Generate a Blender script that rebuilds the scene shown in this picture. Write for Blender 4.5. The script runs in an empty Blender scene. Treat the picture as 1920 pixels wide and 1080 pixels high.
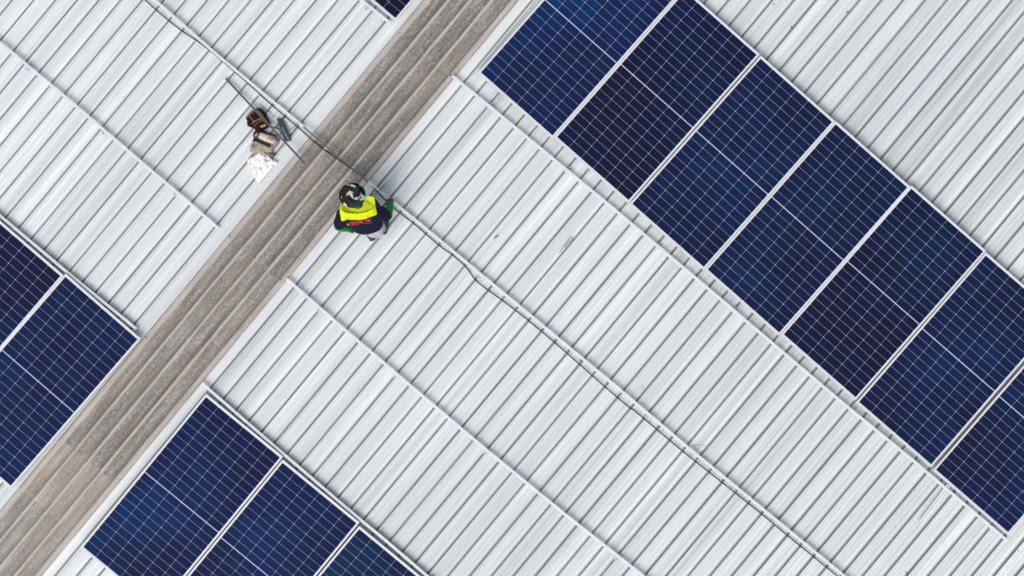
import bpy, bmesh, math, random
from mathutils import Vector, Matrix, noise, bvhtree
R = math.radians
random.seed(7)
sc = bpy.context.scene
COL = sc.collection
# ------------------------------------------------------------------ plan geometry
# 1 m of roof = 177 photo pixels; the camera hangs 22.5 m above the roof sheet
K = 177.0
CAMZ = 22.5
def W(px, py, z=0.0):
    f = (CAMZ - z) / CAMZ
    return Vector(((px - 960) / K * f, (540 - py) / K * f, z))
ANG = 50.35                       # direction of the roof ribs in the photograph
RIB = Vector((math.cos(R(ANG)), math.sin(R(ANG)), 0))
ACR = Vector((math.sin(R(ANG)), -math.cos(R(ANG)), 0))
S0 = .770 * 960 + .638 * 540
T0 = .638 * 960 - .770 * 540
# ------------------------------------------------------------------ helpers
def srgb(r, g, b):
    def f(c):
        c /= 255.0
        return c / 12.92 if c <= .04045 else ((c + .055) / 1.055) ** 2.4
    return (f(r), f(g), f(b), 1)
def link(o, parent=None):
    COL.objects.link(o)
    if parent: o.parent = parent
    return o
def mesh_obj(name, bm, mats, parent=None, smooth=False, world_parent=None):
    me = bpy.data.meshes.new(name)
    bmesh.ops.recalc_face_normals(bm, faces=bm.faces)
    bm.to_mesh(me); bm.free()
    for m in (mats if isinstance(mats, (list, tuple)) else [mats]): me.materials.append(m)
    if smooth:
        for p in me.polygons: p.use_smooth = True
    o = bpy.data.objects.new(name, me)
    link(o, parent)
    return o
def empty(name, loc=(0, 0, 0), rz=0):
    o = bpy.data.objects.new(name, None)
    o.location = loc; o.rotation_euler = (0, 0, rz); o.empty_display_size = .1
    return link(o)
def tag(o, label=None, cat=None, group=None, kind=None):
    if label: o["label"] = label
    if cat: o["category"] = cat
    if group: o["group"] = group
    if kind: o["kind"] = kind
    return o
def adopt(child, par):
    """keep world-space mesh data under a parent that is an Empty or an origin-shifted mesh"""
    child.parent = par
    M = Matrix.Translation(par.location) @ par.rotation_euler.to_matrix().to_4x4()
    if par.parent is not None: M = Matrix.Identity(4)
    child.matrix_parent_inverse = M.inverted()
    return child
def box(bm, c, s, rot=None, mi=0):
    r = bmesh.ops.create_cube(bm, size=1)
    M = Matrix.Translation(c) @ (rot if rot else Matrix.Identity(4)) @ Matrix.Diagonal((s[0], s[1], s[2], 1))
    bmesh.ops.transform(bm, matrix=M, verts=r['verts'])
    for v in r['verts']:
        for f in v.link_faces: f.material_index = mi
    return r['verts']
def cyl(bm, c, r, h, seg=8, rot=None):
    q = bmesh.ops.create_cone(bm, cap_ends=True, segments=seg, radius1=r, radius2=r, depth=h)
    bmesh.ops.transform(bm, matrix=Matrix.Translation(c) @ (rot if rot else Matrix.Identity(4)), verts=q['verts'])
    return q['verts']
def ball(bm, c, rad, seg=16, rot=None):
    q = bmesh.ops.create_uvsphere(bm, u_segments=seg, v_segments=max(6, seg // 2), radius=1)
    if isinstance(rad, (int, float)): rad = (rad,) * 3
    bmesh.ops.transform(bm, matrix=Matrix.Translation(c) @ (rot if rot else Matrix.Identity(4)) @ Matrix.Diagonal((*rad, 1)), verts=q['verts'])
    return q['verts']
def sweep(bm, pts, prof, flat=True):
    """sweep a closed profile [(side, up)] along pts"""
    rings = []
    n = len(pts)
    for i, p in enumerate(pts):
        a = pts[max(i - 1, 0)]; b = pts[min(i + 1, n - 1)]
        t = (b - a).normalized()
        up = Vector((0, 0, 1))
        if abs(t.z) > .95: up = Vector((1, 0, 0))
        side = t.cross(up).normalized()
        up2 = Vector((0, 0, 1)) if flat else side.cross(t).normalized()
        rings.append([bm.verts.new(p + side * u + up2 * v) for u, v in prof])
    m = len(prof)
    for i in range(n - 1):
        for j in range(m):
            bm.faces.new((rings[i][j], rings[i][(j + 1) % m], rings[i + 1][(j + 1) % m], rings[i + 1][j]))
    bm.faces.new(rings[0][::-1]); bm.faces.new(rings[-1])
def circ(r, n=8): return [(r * math.cos(2 * math.pi * i / n), r * math.sin(2 * math.pi * i / n)) for i in range(n)]
def smooth_pts(pts, sub=6):
    out = []
    n = len(pts)
    for i in range(n - 1):
        p0, p1, p2, p3 = pts[max(i - 1, 0)], pts[i], pts[i + 1], pts[min(i + 2, n - 1)]
        for k in range(sub):
            t = k / sub
            out.append(.5 * ((2 * p1) + (p2 - p0) * t + (2 * p0 - 5 * p1 + 4 * p2 - p3) * t * t + (3 * p1 - p0 - 3 * p2 + p3) * t ** 3))
    out.append(pts[-1])
    return out
# ------------------------------------------------------------------ materials
def mat(name, color=(.5, .5, .5, 1), rough=.6, metal=0, spec=.5):
    m = bpy.data.materials.new(name); m.use_nodes = True
    b = m.node_tree.nodes['Principled BSDF']
    b.inputs['Base Color'].default_value = color
    b.inputs['Roughness'].default_value = rough
    b.inputs['Metallic'].default_value = metal
    b.inputs['Specular IOR Level'].default_value = spec
    return m
class NT:
    def __init__(s, m):
        s.t = m.node_tree; s.b = s.t.nodes['Principled BSDF']
        s.tc = s.t.nodes.new('ShaderNodeTexCoord')
    def n(s, typ, **kw):
        x = s.t.nodes.new(typ)
        for k, v in kw.items():
            if k.startswith('i_'):
                key = k[2:]
                x.inputs[int(key) if key.isdigit() else key.replace('_', ' ')].default_value = v
            else: setattr(x, k, v)
        return x
    def l(s, a, b): s.t.links.new(a, b)
    def math(s, op, a, b=None, clamp=False):
        x = s.n('ShaderNodeMath', operation=op); x.use_clamp = clamp
        for i, v in enumerate((a, b)):
            if v is None: continue
            if isinstance(v, (int, float)): x.inputs[i].default_value = v
            else: s.l(v, x.inputs[i])
        return x.outputs[0]
    def mapping(s, scale, loc=(0, 0, 0), src=None):
        x = s.n('ShaderNodeMapping'); x.inputs['Scale'].default_value = scale; x.inputs['Location'].default_value = loc
        s.l(src or s.tc.outputs['Object'], x.inputs['Vector']); return x.outputs[0]
    def noise(s, vec, scale=1, detail=2, rough=.5, dist=0):
        x = s.n('ShaderNodeTexNoise'); x.inputs['Scale'].default_value = scale
        x.inputs['Detail'].default_value = detail; x.inputs['Roughness'].default_value = rough
        x.inputs['Distortion'].default_value = dist
        s.l(vec, x.inputs['Vector']); return x.outputs['Fac']
    def ramp(s, fac, stops, interp='LINEAR'):
        x = s.n('ShaderNodeValToRGB'); x.color_ramp.interpolation = interp
        e = x.color_ramp.elements
        while len(e) < len(stops): e.new(.5)
        for i, (p, c) in enumerate(stops):
            e[i].position = p; e[i].color = c if not isinstance(c, (int, float)) else (c, c, c, 1)
        s.l(fac, x.inputs[0]); return x.outputs[0]
    def mix(s, fac, a, b, mode='MIX'):
        x = s.n('ShaderNodeMix', data_type='RGBA', blend_type=mode)
        for sock, v in ((x.inputs[0], fac), (x.inputs[6], a), (x.inputs[7], b)):
            if isinstance(v, (int, float)): sock.default_value = v
            elif isinstance(v, tuple): sock.default_value = v
            else: s.l(v, sock)
        return x.outputs[2]
    def bump(s, h, strength=.3, dist=.01):
        x = s.n('ShaderNodeBump'); x.inputs['Strength'].default_value = strength; x.inputs['Distance'].default_value = dist
        s.l(h, x.inputs['Height']); s.l(x.outputs[0], s.b.inputs['Normal'])
    def color(s, c): s.l(c, s.b.inputs['Base Color'])

def roof_metal():
    m = mat('roof_metal', rough=.42, spec=.45); N = NT(m)
    # dirt and sky reflections painted into each pan's tone: long streaks running with the ribs
    pan = N.noise(N.mapping((9.0, .10, 0)), 1, 1, .5)
    streak = N.noise(N.mapping((34, .35, 0), (3.1, 0, 0)), 1, 3, .65)
    fine = N.noise(N.mapping((150, 1.2, 0), (9, 0, 0)), 1, 2, .6)
    v = N.math('ADD', N.math('MULTIPLY', pan, .50), N.math('ADD', N.math('MULTIPLY', streak, .32), N.math('MULTIPLY', fine, .22)))
    c = N.ramp(v, [(.37, (.49, .525, .545, 1)), (.45, (.59, .63, .645, 1)), (.54, (.66, .70, .71, 1)), (.64, (.78, .81, .815, 1))])
    lil = N.ramp(N.noise(N.mapping((5.7, .16, 0), (20, 4, 0)), 1, 2), [(.48, 0.0), (.66, 1.0)])
    c = N.mix(N.math('MULTIPLY', lil, .42), c, (.60, .62, .69, 1))
    gen = N.ramp(N.noise(N.mapping((.22, .22, 0), (1, 7, 0)), 1, 3), [(.35, .92), (.65, 1.06)])
    c = N.mix(1.0, c, gen, 'MULTIPLY')
    # grime specks
    vor = N.n('ShaderNodeTexVoronoi'); vor.inputs['Scale'].default_value = 7.0
    N.l(N.mapping((1, .8, 0)), vor.inputs['Vector'])
    sp = N.math('LESS_THAN', vor.outputs['Distance'], N.math('MULTIPLY', N.noise(N.mapping((2.1, 2.1, 0)), 1, 2), .075))
    keep = N.math('GREATER_THAN', N.noise(N.mapping((.9, .9, 0), (5, 5, 0)), 1, 2), .50)
    c = N.mix(N.math('MULTIPLY', N.math('MULTIPLY', sp, keep), .7), c, (.22, .21, .19, 1))
    N.color(c)
    N.bump(N.noise(N.mapping((14, 1.3, 0), (2, 2, 0)), 1, 2), .12, .004)
    rr = N.ramp(streak, [(.3, .34), (.7, .5)]); N.l(rr, N.b.inputs['Roughness'])
    return m
M_ROOF = roof_metal()
M_RIB_SHADE = mat('rib_shade', (.20, .215, .23, 1), .5, .0, .4)  # shaded rib flank painted as a darker grey strip in the channel
_n = NT(M_RIB_SHADE); _n.color(_n.ramp(_n.noise(_n.mapping((9, .35, 0)), 1, 2), [(.35, (.225, .243, .25, 1)), (.65, (.31, .33, .338, 1))]))

def strip_mat(name, tint, amt, off):
    m = mat(name, rough=.8, spec=.25); N = NT(m)
    sep = N.n('ShaderNodeSeparateXYZ'); N.l(N.tc.outputs['Object'], sep.inputs[0])
    # settled grit: coarse speckle, thicker in the pans, thin on the crests
    g1 = N.noise(N.mapping((58, 26, 0), (off, off, 0)), 1, 4, .85)
    g2 = N.noise(N.mapping((17, 1.7, 0), (off, 3, 0)), 1, 5, .68)
    g3 = N.noise(N.mapping((1.7, .8, 0), (off, 1, 0)), 1, 3, .6)
    sheet = N.mix(N.ramp(g1, [(.42, .0), (.62, .45)]), N.ramp(g2, [(.34, (.40, .355, .32, 1)), (.62, (.60, .545, .50, 1))]), (.26, .24, .22, 1))
    grit = N.ramp(N.math('ADD', N.math('MULTIPLY', g1, .62), N.math('MULTIPLY', g2, .38)), [(.40, (.075, .069, .062, 1)), (.46, (.155, .147, .136, 1)), (.53, (.245, .236, .22, 1)), (.60, (.46, .45, .43, 1))])
    # height of the surface tells pan from crest (dirt settles low)
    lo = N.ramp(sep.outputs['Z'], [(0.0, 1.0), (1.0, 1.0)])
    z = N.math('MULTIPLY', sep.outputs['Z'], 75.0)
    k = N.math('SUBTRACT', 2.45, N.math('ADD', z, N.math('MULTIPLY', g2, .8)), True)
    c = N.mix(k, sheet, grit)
    # flank shade painted as a broken dark line along every rib's low foot
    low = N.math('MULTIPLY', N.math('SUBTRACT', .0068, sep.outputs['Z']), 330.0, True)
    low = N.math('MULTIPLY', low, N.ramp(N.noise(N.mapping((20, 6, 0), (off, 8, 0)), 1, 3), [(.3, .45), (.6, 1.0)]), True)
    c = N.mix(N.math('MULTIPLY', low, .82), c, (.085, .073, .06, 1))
    pk = N.ramp(g3, [(.40, 0.0), (.62, 1.0)])
    c = N.mix(N.math('MULTIPLY', pk, .25), c, (.36, .30, .26, 1))
    c = N.mix(N.math('MULTIPLY', N.ramp(g2, [(.3, .5), (.7, 1.0)]), amt), c, tint)
    N.color(c)
    N.bump(g1, .35, .004)
    return m
def alu(name, col, rough, dirt=.08):
    m = mat(name, col, rough, .15, .5); N = NT(m)
    f = N.noise(N.mapping((14, 14, 14)), 1, 4, .6)
    N.color(N.mix(1.0, col, N.ramp(f, [(.3, 1 - dirt), (.7, 1 + dirt * .4)]), 'MULTIPLY'))
    return m
M_RAIL = alu('anodised_aluminium', (.80, .82, .84, 1), .38)
M_FRAME = alu('panel_frame_aluminium', (.68, .69, .71, 1), .34, .05)
M_DULL = alu('dull_galvanised_steel', (.13, .14, .155, 1), .45)
M_STEEL = mat('bolt_steel', (.16, .165, .17, 1), .45, .4)
M_FOOT = mat('pale_blue_zinc', (.54, .61, .67, 1), .35, .1)
M_RUBBER = mat('black_rubber', (.012, .012, .013, 1), .6)
M_BLACKW = mat('black_cable_sheath', (.006, .006, .007, 1), .6, 0, .2)
M_LEAD = mat('grey_wire', (.16, .16, .16, 1), .5, .4)

def pv_glass():
    m = mat('solar_cells', rough=.12, spec=.05); N = NT(m)
    sep = N.n('ShaderNodeSeparateXYZ'); N.l(N.tc.outputs['Object'], sep.inputs[0])
    X, Y = sep.outputs['X'], sep.outputs['Y']
    px, py, gap = .1679, .08475, .0045
    hx, hy = 3 * px, gap + 12 * py
    ax = N.math('ADD', X, hx)                      # 0..6px
    aY = N.math('SUBTRACT', N.math('ABSOLUTE', Y), gap)
    cx = N.math('DIVIDE', ax, px); cy = N.math('DIVIDE', aY, py)
    fx = N.math('FRACT', cx); fy = N.math('FRACT', cy)
    def edge(f, p):       # distance in metres to the nearest cell border
        return N.math('MULTIPLY', N.math('MINIMUM', f, N.math('SUBTRACT', 1.0, f)), p)
    ex, ey = edge(fx, px), edge(fy, py)
    line = N.math('MAXIMUM', N.math('LESS_THAN', ex, .00085), N.math('LESS_THAN', ey, .0010))
    dia = N.math('LESS_THAN', N.math('ADD', ex, ey), .0066)
    outx = N.math('GREATER_THAN', N.math('ABSOLUTE', X), hx - .001)
    outy = N.math('GREATER_THAN', N.math('ABSOLUTE', Y), hy - .001)
    mid = N.math('LESS_THAN', aY, 0.0)
    white = N.math('MAXIMUM', N.math('MAXIMUM', line, dia), N.math('MAXIMUM', N.math('MAXIMUM', outx, outy), mid))
    # ten thin busbars down every cell
    bb = N.math('FRACT', N.math('MULTIPLY', fx, 10.0))
    bus = N.math('LESS_THAN', N.math('ABSOLUTE', N.math('SUBTRACT', bb, .5)), .055)
    # colour of the cells: each cell its own shade of blue, hue clouds, panel tint
    fl = N.n('ShaderNodeCombineXYZ')
    N.l(N.math('FLOOR', cx), fl.inputs[0]); N.l(N.math('FLOOR', N.math('ADD', N.math('DIVIDE', Y, py), 40)), fl.inputs[1])
    oi = N.n('ShaderNodeObjectInfo'); N.l(N.math('MULTIPLY', oi.outputs['Random'], 37.0), fl.inputs[2])
    wn = N.n('ShaderNodeTexWhiteNoise', noise_dimensions='3D'); N.l(fl.outputs[0], wn.inputs['Vector'])
    off = N.n('ShaderNodeVectorMath', operation='ADD'); N.l(N.tc.outputs['Object'], off.inputs[0])
    cmb = N.n('ShaderNodeCombineXYZ'); N.l(N.math('MULTIPLY', oi.outputs['Random'], 50.0), cmb.inputs[0]); N.l(cmb.outputs[0], off.inputs[1])
    cl = N.noise(off.outputs[0], .75, 2, .5)
    hue = N.math('ADD', N.math('MULTIPLY', cl, .88), N.math('MULTIPLY', wn.outputs['Value'], .10))
    c = N.ramp(hue, [(.28, (.0062, .0048, .026, 1)), (.42, (.0030, .0068, .042, 1)), (.54, (.0020, .0105, .056, 1)), (.68, (.0010, .019, .082, 1))])
    c = N.mix(1.0, c, oi.outputs['Color'], 'MULTIPLY')
    c = N.mix(N.math('MULTIPLY', bus, .6), c, (.085, .11, .20, 1))
    c = N.mix(white, c, (.39, .41, .58, 1))
    # margin of the white backsheet next to the frame
    c = N.mix(N.math('MAXIMUM', outx, outy), c, (.60, .61, .68, 1))
    # dried dust here and there
    du = N.ramp(N.noise(off.outputs[0], 9, 4, .7), [(.70, 0.0), (.84, .10)])
    c = N.mix(du, c, (.22, .30, .36, 1))
    N.color(c)
    return m
M_PV = pv_glass()

# ------------------------------------------------------------------ the roof
root = empty('metal_roof', (0, 0, 0), R(ANG) - R(90))
tag(root, 'pale ribbed metal roof split by one dirty grey corrugated skylight strip', 'roof', kind='thing')
YL, YH = -9.5, 9.5
def s2x(s): return (s - S0) / K
def rib_profile(s, last=False):
    """profile points (x, z, material of the next segment) of one rib module starting at its narrow channel"""
    P = 31.49
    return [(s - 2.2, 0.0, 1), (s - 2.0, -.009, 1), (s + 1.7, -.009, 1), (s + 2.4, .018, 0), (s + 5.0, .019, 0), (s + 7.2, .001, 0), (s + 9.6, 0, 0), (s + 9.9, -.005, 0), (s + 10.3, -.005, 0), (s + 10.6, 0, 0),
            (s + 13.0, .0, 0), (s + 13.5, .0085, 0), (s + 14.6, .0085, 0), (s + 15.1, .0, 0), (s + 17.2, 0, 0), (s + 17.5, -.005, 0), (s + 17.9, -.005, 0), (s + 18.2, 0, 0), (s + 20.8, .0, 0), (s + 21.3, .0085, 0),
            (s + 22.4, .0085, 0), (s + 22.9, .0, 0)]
def roof_sheet(name, prof):
    bm = bmesh.new()
    ys = [YL + (YH - YL) * i / 24 for i in range(25)]
    rows = []
    for y in ys:
        rows.append([bm.verts.new((s2x(s), y, z + .0016 * noise.noise(Vector((s * .02, y * .8, 0))))) for s, z, _ in prof])
    for i in range(len(ys) - 1):
        for j in range(len(prof) - 1):
            f = bm.faces.new((rows[i][j], rows[i][j + 1], rows[i + 1][j + 1], rows[i + 1][j]))
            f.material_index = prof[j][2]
    me = bpy.data.meshes.new(name); bmesh.ops.recalc_face_normals(bm, faces=bm.faces)
    bm.to_mesh(me); bm.free(); me.materials.append(M_ROOF); me.materials.append(M_RIB_SHADE)
    return link(bpy.data.objects.new(name, me), root)
prof = [(720, -.004, 0), (744, 0, 0)]
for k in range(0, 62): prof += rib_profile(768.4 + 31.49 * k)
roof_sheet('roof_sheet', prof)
prof = []
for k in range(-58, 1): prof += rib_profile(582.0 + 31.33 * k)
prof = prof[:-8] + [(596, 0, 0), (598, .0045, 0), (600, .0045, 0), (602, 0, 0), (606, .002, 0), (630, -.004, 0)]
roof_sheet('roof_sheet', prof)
# skylight strip: five lapped fibreglass sheets with the same rib pitch
def strip_prof(lift):
    pts = [(611.0, .004), (612.2, .020), (616.5, .024), (621.5, .022), (625.0, .004)]
    for s in (645.2, 676.7, 708.0):
        pts += [(s - 9.5, .001), (s - 5.0, -.002), (s - .9, -.0035), (s + .2, .0215), (s + 2.4, .0265), (s + 5.0, .0225), (s + 7.6, .004), (s + 12, .001)]
    pts += [(733.0, .0), (737.0, -.0035), (738.6, .018), (743.0, .022), (747.6, .021), (749.3, .006)]
    return [(s, z + lift) for s, z in pts]
laps = [(-1500, -676.5, (.48, .45, .42, 1), .34, 1.0), (-676.5, -554.5, (.50, .42, .37, 1), .48, 9.0), (-554.5, -66.5, (.37, .335, .30, 1), .20, 17.0),
        (-66.5, 431, (.27, .25, .235, 1), .22, 23.0), (431, 1900, (.37, .35, .31, 1), .12, 31.0)]
for i, (ta, tb, tint, amt, off) in enumerate(laps):
    m = strip_mat('fibreglass_grit', tint, amt, off)
    bm = bmesh.new()
    lift = .006
    ya, yb = (ta - T0) / K - (.0 if i == 0 else .03), (tb - T0) / K
    ya, yb = max(ya, YL - .02), min(yb, YH + .02)
    n = max(3, int((yb - ya) / .05))
    P = strip_prof(lift)
    # refine the profile so that the sheet can sag and ripple
    Q = []
    for a, b in zip(P, P[1:]):
        Q.append(a); Q.append(((a[0] + b[0]) / 2, (a[1] + b[1]) / 2))
    Q.append(P[-1])
    rows = []
    for q in range(n + 1):
        y = ya + (yb - ya) * q / n
        end = .004 * max(0, 1 - (y - ya) / .06) if i else 0      # a lap rides up on the sheet below it
        wob = .9 * noise.noise(Vector((y * 1.3, i * 7.0, 0)))
        rows.append([bm.verts.new((s2x(s + (wob if 611.5 < s < 749 else wob * .4)), y, z + end + .0014 * noise.noise(Vector((s * .09, y * 3, i))))) for s, z in Q])
    for a in range(n):
        for j in range(len(Q) - 1):
            bm.faces.new((rows[a][j], rows[a][j + 1], rows[a + 1][j + 1], rows[a + 1][j]))
    o = mesh_obj('skylight_sheet', bm, m, root, True)
    if i == 1: o['label'] = 'pinkish beige section of the skylight strip'
# fixing screws with washers
def local(px, py, z=0):
    s = .770 * px + .638 * py; t = .638 * px - .770 * py
    return Vector(((s - S0) / K, (t - T0) / K, z))
scr = [(1450, 7), (1589, 23), (1484, 51), (1547, 86), (1643, 167), (1839, 28), (1888, 68), (1739, 248), (1836, 329), (622, 606), (719, 686),
       (1011, 930), (1107, 1008), (881, 493), (1909, 1032), (1070, 660), (1089, 675)]
scs = [(431, 443), (478, 484), (526.7, 524), (748, 62.5), (796.7, 100.5), (845, 142), (141.7, 843), (165, 864), (275, 633)]
bm = bmesh.new(); cyl(bm, (0, 0, .001), .012, .003, 12); cyl(bm, (0, 0, .0055), .007, .008, 6)
screw0 = None
for lst, z in ((scr, .003), (scs, .028)):
    for (x, y) in lst:
        if screw0 is None:
            o = screw0 = mesh_obj('roof_screw', bm, M_STEEL, root)
        else:
            o = screw0.copy(); link(o, root)
        o.location = local(x, y, z)

# ------------------------------------------------------------------ solar panels
PW, PL, PH = 1.0474, 2.095, .035
PZ = .080
def make_panel():
    t = empty('solar_panel')
    bm = bmesh.new()
    lip = .011
    hx, hy = PW / 2, PL / 2
    # outer wall, top lip, inner drop to the glass
    loops = []
    for (x, y, z) in ((hx, hy, 0), (hx, hy, PH - .0012), (hx - .0012, hy - .0012, PH), (hx - lip, hy - lip, PH), (hx - lip, hy - lip, PH - .006),
                      (hx - .002, hy - .002, PH - .006), (hx - .002, hy - .002, .0015), (hx - .03, hy - .03, .0015), (hx - .03, hy - .03, 0)):
        loops.append([bm.verts.new((sx * x, sy * y, z)) for sx, sy in ((1, 1), (-1, 1), (-1, -1), (1, -1))])
    L = len(loops)
    for i in range(L):
        A, B = loops[i], loops[(i + 1) % L]
        for j in range(4): bm.faces.new((A[j], A[(j + 1) % 4], B[(j + 1) % 4], B[j]))
    mesh_obj('frame', bm, M_FRAME, t)
    bm = bmesh.new()
    box(bm, (0, 0, PH - .0045), (PW - .006, PL - .006, .004))
    g = mesh_obj('glass', bm, M_PV, t)
    return t
p0 = make_panel()
C_ = {'BL': (-.5, -.5), 'BR': (.5, -.5), 'TL': (-.5, .5), 'TR': (.5, .5)}
def panel_place(corners, ang):
    """corner pixels of the outer frame -> centre; ang = photo angle of the long side"""
    a = R(ang)
    ux, uy = Vector((math.sin(a), -math.cos(a))), Vector((math.cos(a), math.sin(a)))
    c = Vector((0, 0))
    for k, (x, y) in corners.items():
        w = W(x, y, PZ + PH)
        c += Vector((w.x, w.y)) - ux * C_[k][0] * PW - uy * C_[k][1] * PL
    return c / len(corners)
rowP = 'solar panels in the long seven panel row'
rowA = 'solar panels of the row below the slotted rail'
PN = [
    ({'BL': (895.9, 136.6), 'BR': (1035.4, 260.1)}, 48.6, (.75, 1.45, 1.35), 'bright blue solar panel at the skylight strip end of the seven panel row', rowP),
    ({'BL': (1038.4, 257.1), 'BR': (1178.7, 381.5), 'TR': (1424.4, 102.2)}, 48.6, (.95, .58, .60), 'blackish solar panel, second from the skylight strip in the seven panel row', rowP),
    ({'BL': (1179.6, 382.4), 'BR': (1318.7, 507.3), 'TR': (1566.6, 228), 'TL': (1426.8, 103.1)}, 48.5, (.85, .95, .90), 'dark blue solar panel, third from the skylight strip in the seven panel row', rowP),
    ({'BL': (1321, 506.2), 'BR': (1460.1, 630.6), 'TL': (1568.2, 226.2), 'TR': (1707, 350.1)}, 48.6, (.9, .95, .85), 'dark blue solar panel, middle one of the seven panel row', rowP),
    ({'BL': (1464.3, 627.3), 'BR': (1602.6, 751.9), 'TL': (1711.2, 347.3), 'TR': (1848, 470.4)}, 48.8, (1.25, .56, .56), 'purplish black solar panel, fifth from the skylight strip in the seven panel row', rowP),
    ({'BL': (1605.4, 754.3), 'BR': (1744.5, 878), 'TL': (1849.4, 472.2)}, 49.1, (.95, 1.05, .95), 'solar panel beside the widest gap, sixth from the skylight strip in its row', rowP),
    ({'BL': (1749.4, 881.3), 'BR': (1889.6, 1004.3)}, 49.1, (.9, 1.15, 1.05), 'last solar panel of the seven panel row, next to bare roof', rowP),
    ({'TL': (386.3, 738.2), 'TR': (529.6, 857.6), 'BL': (151.5, 1025.9)}, 50.7, (.95, .95, 1.0), 'solar panel closest to the skylight strip, below the slotted rail', rowA),
    ({'TL': (529.8, 861.1), 'TR': (674, 980.2)}, 50.7, (.85, 1.1, 1.1), 'solar panel second from the skylight strip, below the slotted rail', rowA),
    ({'TL': (673.6, 986)}, 50.5, (1.0, .95, .8), 'solar panel cut by the photo edge, third from the strip below the slotted rail', rowA),
    ({'TL': (124.4, 513.4), 'TR': (262.1, 635.4), 'BR': (19.9, 915.8)}, 49.1, (1.15, 1.05, 1.0), 'solar panel with its long side against the skylight strip', 'pair of solar panels by the rail stub'),
    ({'TR': (119.1, 516.2)}, 49.3, (1.3, .75, .78), 'dark solar panel separated from the strip by one other panel', 'pair of solar panels by the rail stub'),
    ({'BR': (741.2, 39.8)}, 49.9, (.6, .35, .35), 'nearly black solar panel corner at the upper edge of the photo', None),
]
for i, (cn, ang, tint, lab, grp) in enumerate(PN):
    if i == 0: o = p0; kids = list(p0.children)
    else:
        o = p0.copy(); link(o); kids = []
        for ch in p0.children:
            c = ch.copy(); link(c, o); kids.append(c)
    c = panel_place(cn, ang)
    o.location = (c.x, c.y, PZ); o.rotation_euler = (0, 0, R(ang - 90))
    for kk in ('label', 'category', 'group'):
        if kk in o: del o[kk]
    tag(o, lab, 'solar panel', grp)
    for k in kids:
        if k.name.startswith('glass'): k.color = (*tint, 1)

# ------------------------------------------------------------------ mounting rails
def rail_prof(w=.026, h=.036, slot=.007):
    a = w / 2; b = slot / 2
    return [(-a, 0), (a, 0), (a, h * .55), (a - .002, h * .6), (a, h * .65), (a, h), (b, h), (b, h - .012), (-b, h - .012), (-b, h), (-a, h), (-a, h * .65), (-a + .002, h * .6), (-a, h * .55)]
RZ = .044
def bracket_mesh():
    bm = bmesh.new()
    # x along the rail, y towards the lower side of the rail; z = 0 on the rib crest
    box(bm, (0, -.012, .003), (.050, .075, .005))
    box(bm, (0, -.0178, .033), (.040, .004, .058))
    me = bmesh.new()
    return bm
foot0 = None
def rail(pts, feet, label, z=RZ, prof=None, mat_=M_RAIL, name='mounting_rail', side=1, grp='mounting rails across the roof ribs', bodyname='rail_profile'):
    global foot0
    P = [W(x, y, z + .04) for x, y in pts]
    P = [Vector((p.x, p.y, z)) for p in P]
    e = empty(name, (P[0].x, P[0].y, 0))
    tag(e, label, 'mounting rail', grp)
    bm = bmesh.new(); sweep(bm, P, prof or rail_prof())
    adopt(mesh_obj(bodyname, bm, mat_), e)
    for (fx, fy) in feet:
        best = None
        c = W(fx, fy, z)
        for a, b in zip(P, P[1:]):
            ab = b - a; t = max(0, min(1, (c - a).dot(ab) / ab.length_squared)); q = a + ab * t
            d = (q - c).length
            if best is None or d < best[0]: best = (d, q, math.atan2(ab.y, ab.x))
        _, q, az = best
        if foot0 is None:
            f = foot0 = mesh_obj('bracket', bracket_mesh(), M_FOOT, e)
            bm = bmesh.new(); cyl(bm, (0, -.034, .010), .006, .008, 6); cyl(bm, (0, -.034, .0060), .008, .002, 12)
            mesh_obj('bolt', bm, M_STEEL, f)
        else:
            f = foot0.copy(); link(f, e)
            for ch in foot0.children:
                d = ch.copy(); link(d, f)
        f.location = (q.x - e.location.x, q.y - e.location.y, .021)
        f.rotation_euler = (0, 0, az + (math.pi if side < 0 else 0))
    return e
rail([(848, 142), (1000, 267), (1150, 391), (1330, 543), (1571, 748), (1720, 870), (1890, 1015)],
     [(920, 200), (1066, 320), (1235, 463), (1378, 583), (1600, 770), (1720, 870), (1862, 991)],
     'bare mounting rail running just below the seven panel row', side=-1)
rail([(689, 339), (803, 433), (920, 530), (1150, 720.5), (1280, 831), (1580, 1078), (1700, 1177)],
     [(768, 404), (903, 516), (1075, 658), (1218, 778), (1315, 861), (1455, 976)],
     'long mounting rail that starts at the worker with a black cable beside it')
rail([(160, -110), (290, 0), (400, 97), (487, 170), (563, 233), (570, 238.5)], [(370, 70), (492, 174)],
     'mounting rail above the tool bags ending at the skylight strip')
rail([(-60, 30), (0, 80), (140, 197), (283, 320), (330, 359), (410, 429)], [(55, 125), (197, 244), (331, 360)],
     'mounting rail ending in bare roof between tool bags and the panel pair')
rail([(537.5, 523.5), (640, 613), (763, 718), (913, 845), (1057, 963), (1203, 1078), (1260, 1124)],
     [(600, 578), (744, 702), (914, 846), (1160, 1044)], 'bare mounting rail between the long cable rail and the slotted rail')
rail([(378.4, 718.8), (518, 840), (570, 884.4), (670, 970), (720, 1011), (797, 1077), (860, 1130)],
     [(445, 777), (552, 869), (652, 955), (760, 1046)], 'slotted mounting rail along the top edge of the lower panel row')
rail([(-60, 354), (0, 405), (113, 500), (160, 539), (235, 600), (255, 616.8)], [(30, 430), (182, 557)],
     'rail stub along the top edge of the panel pair by the skylight strip')
rail([(560, -90), (677, 0), (700, 18), (731.5, 43)], [(690, 10)], 'mounting rail end beside the nearly black panel corner')
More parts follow.
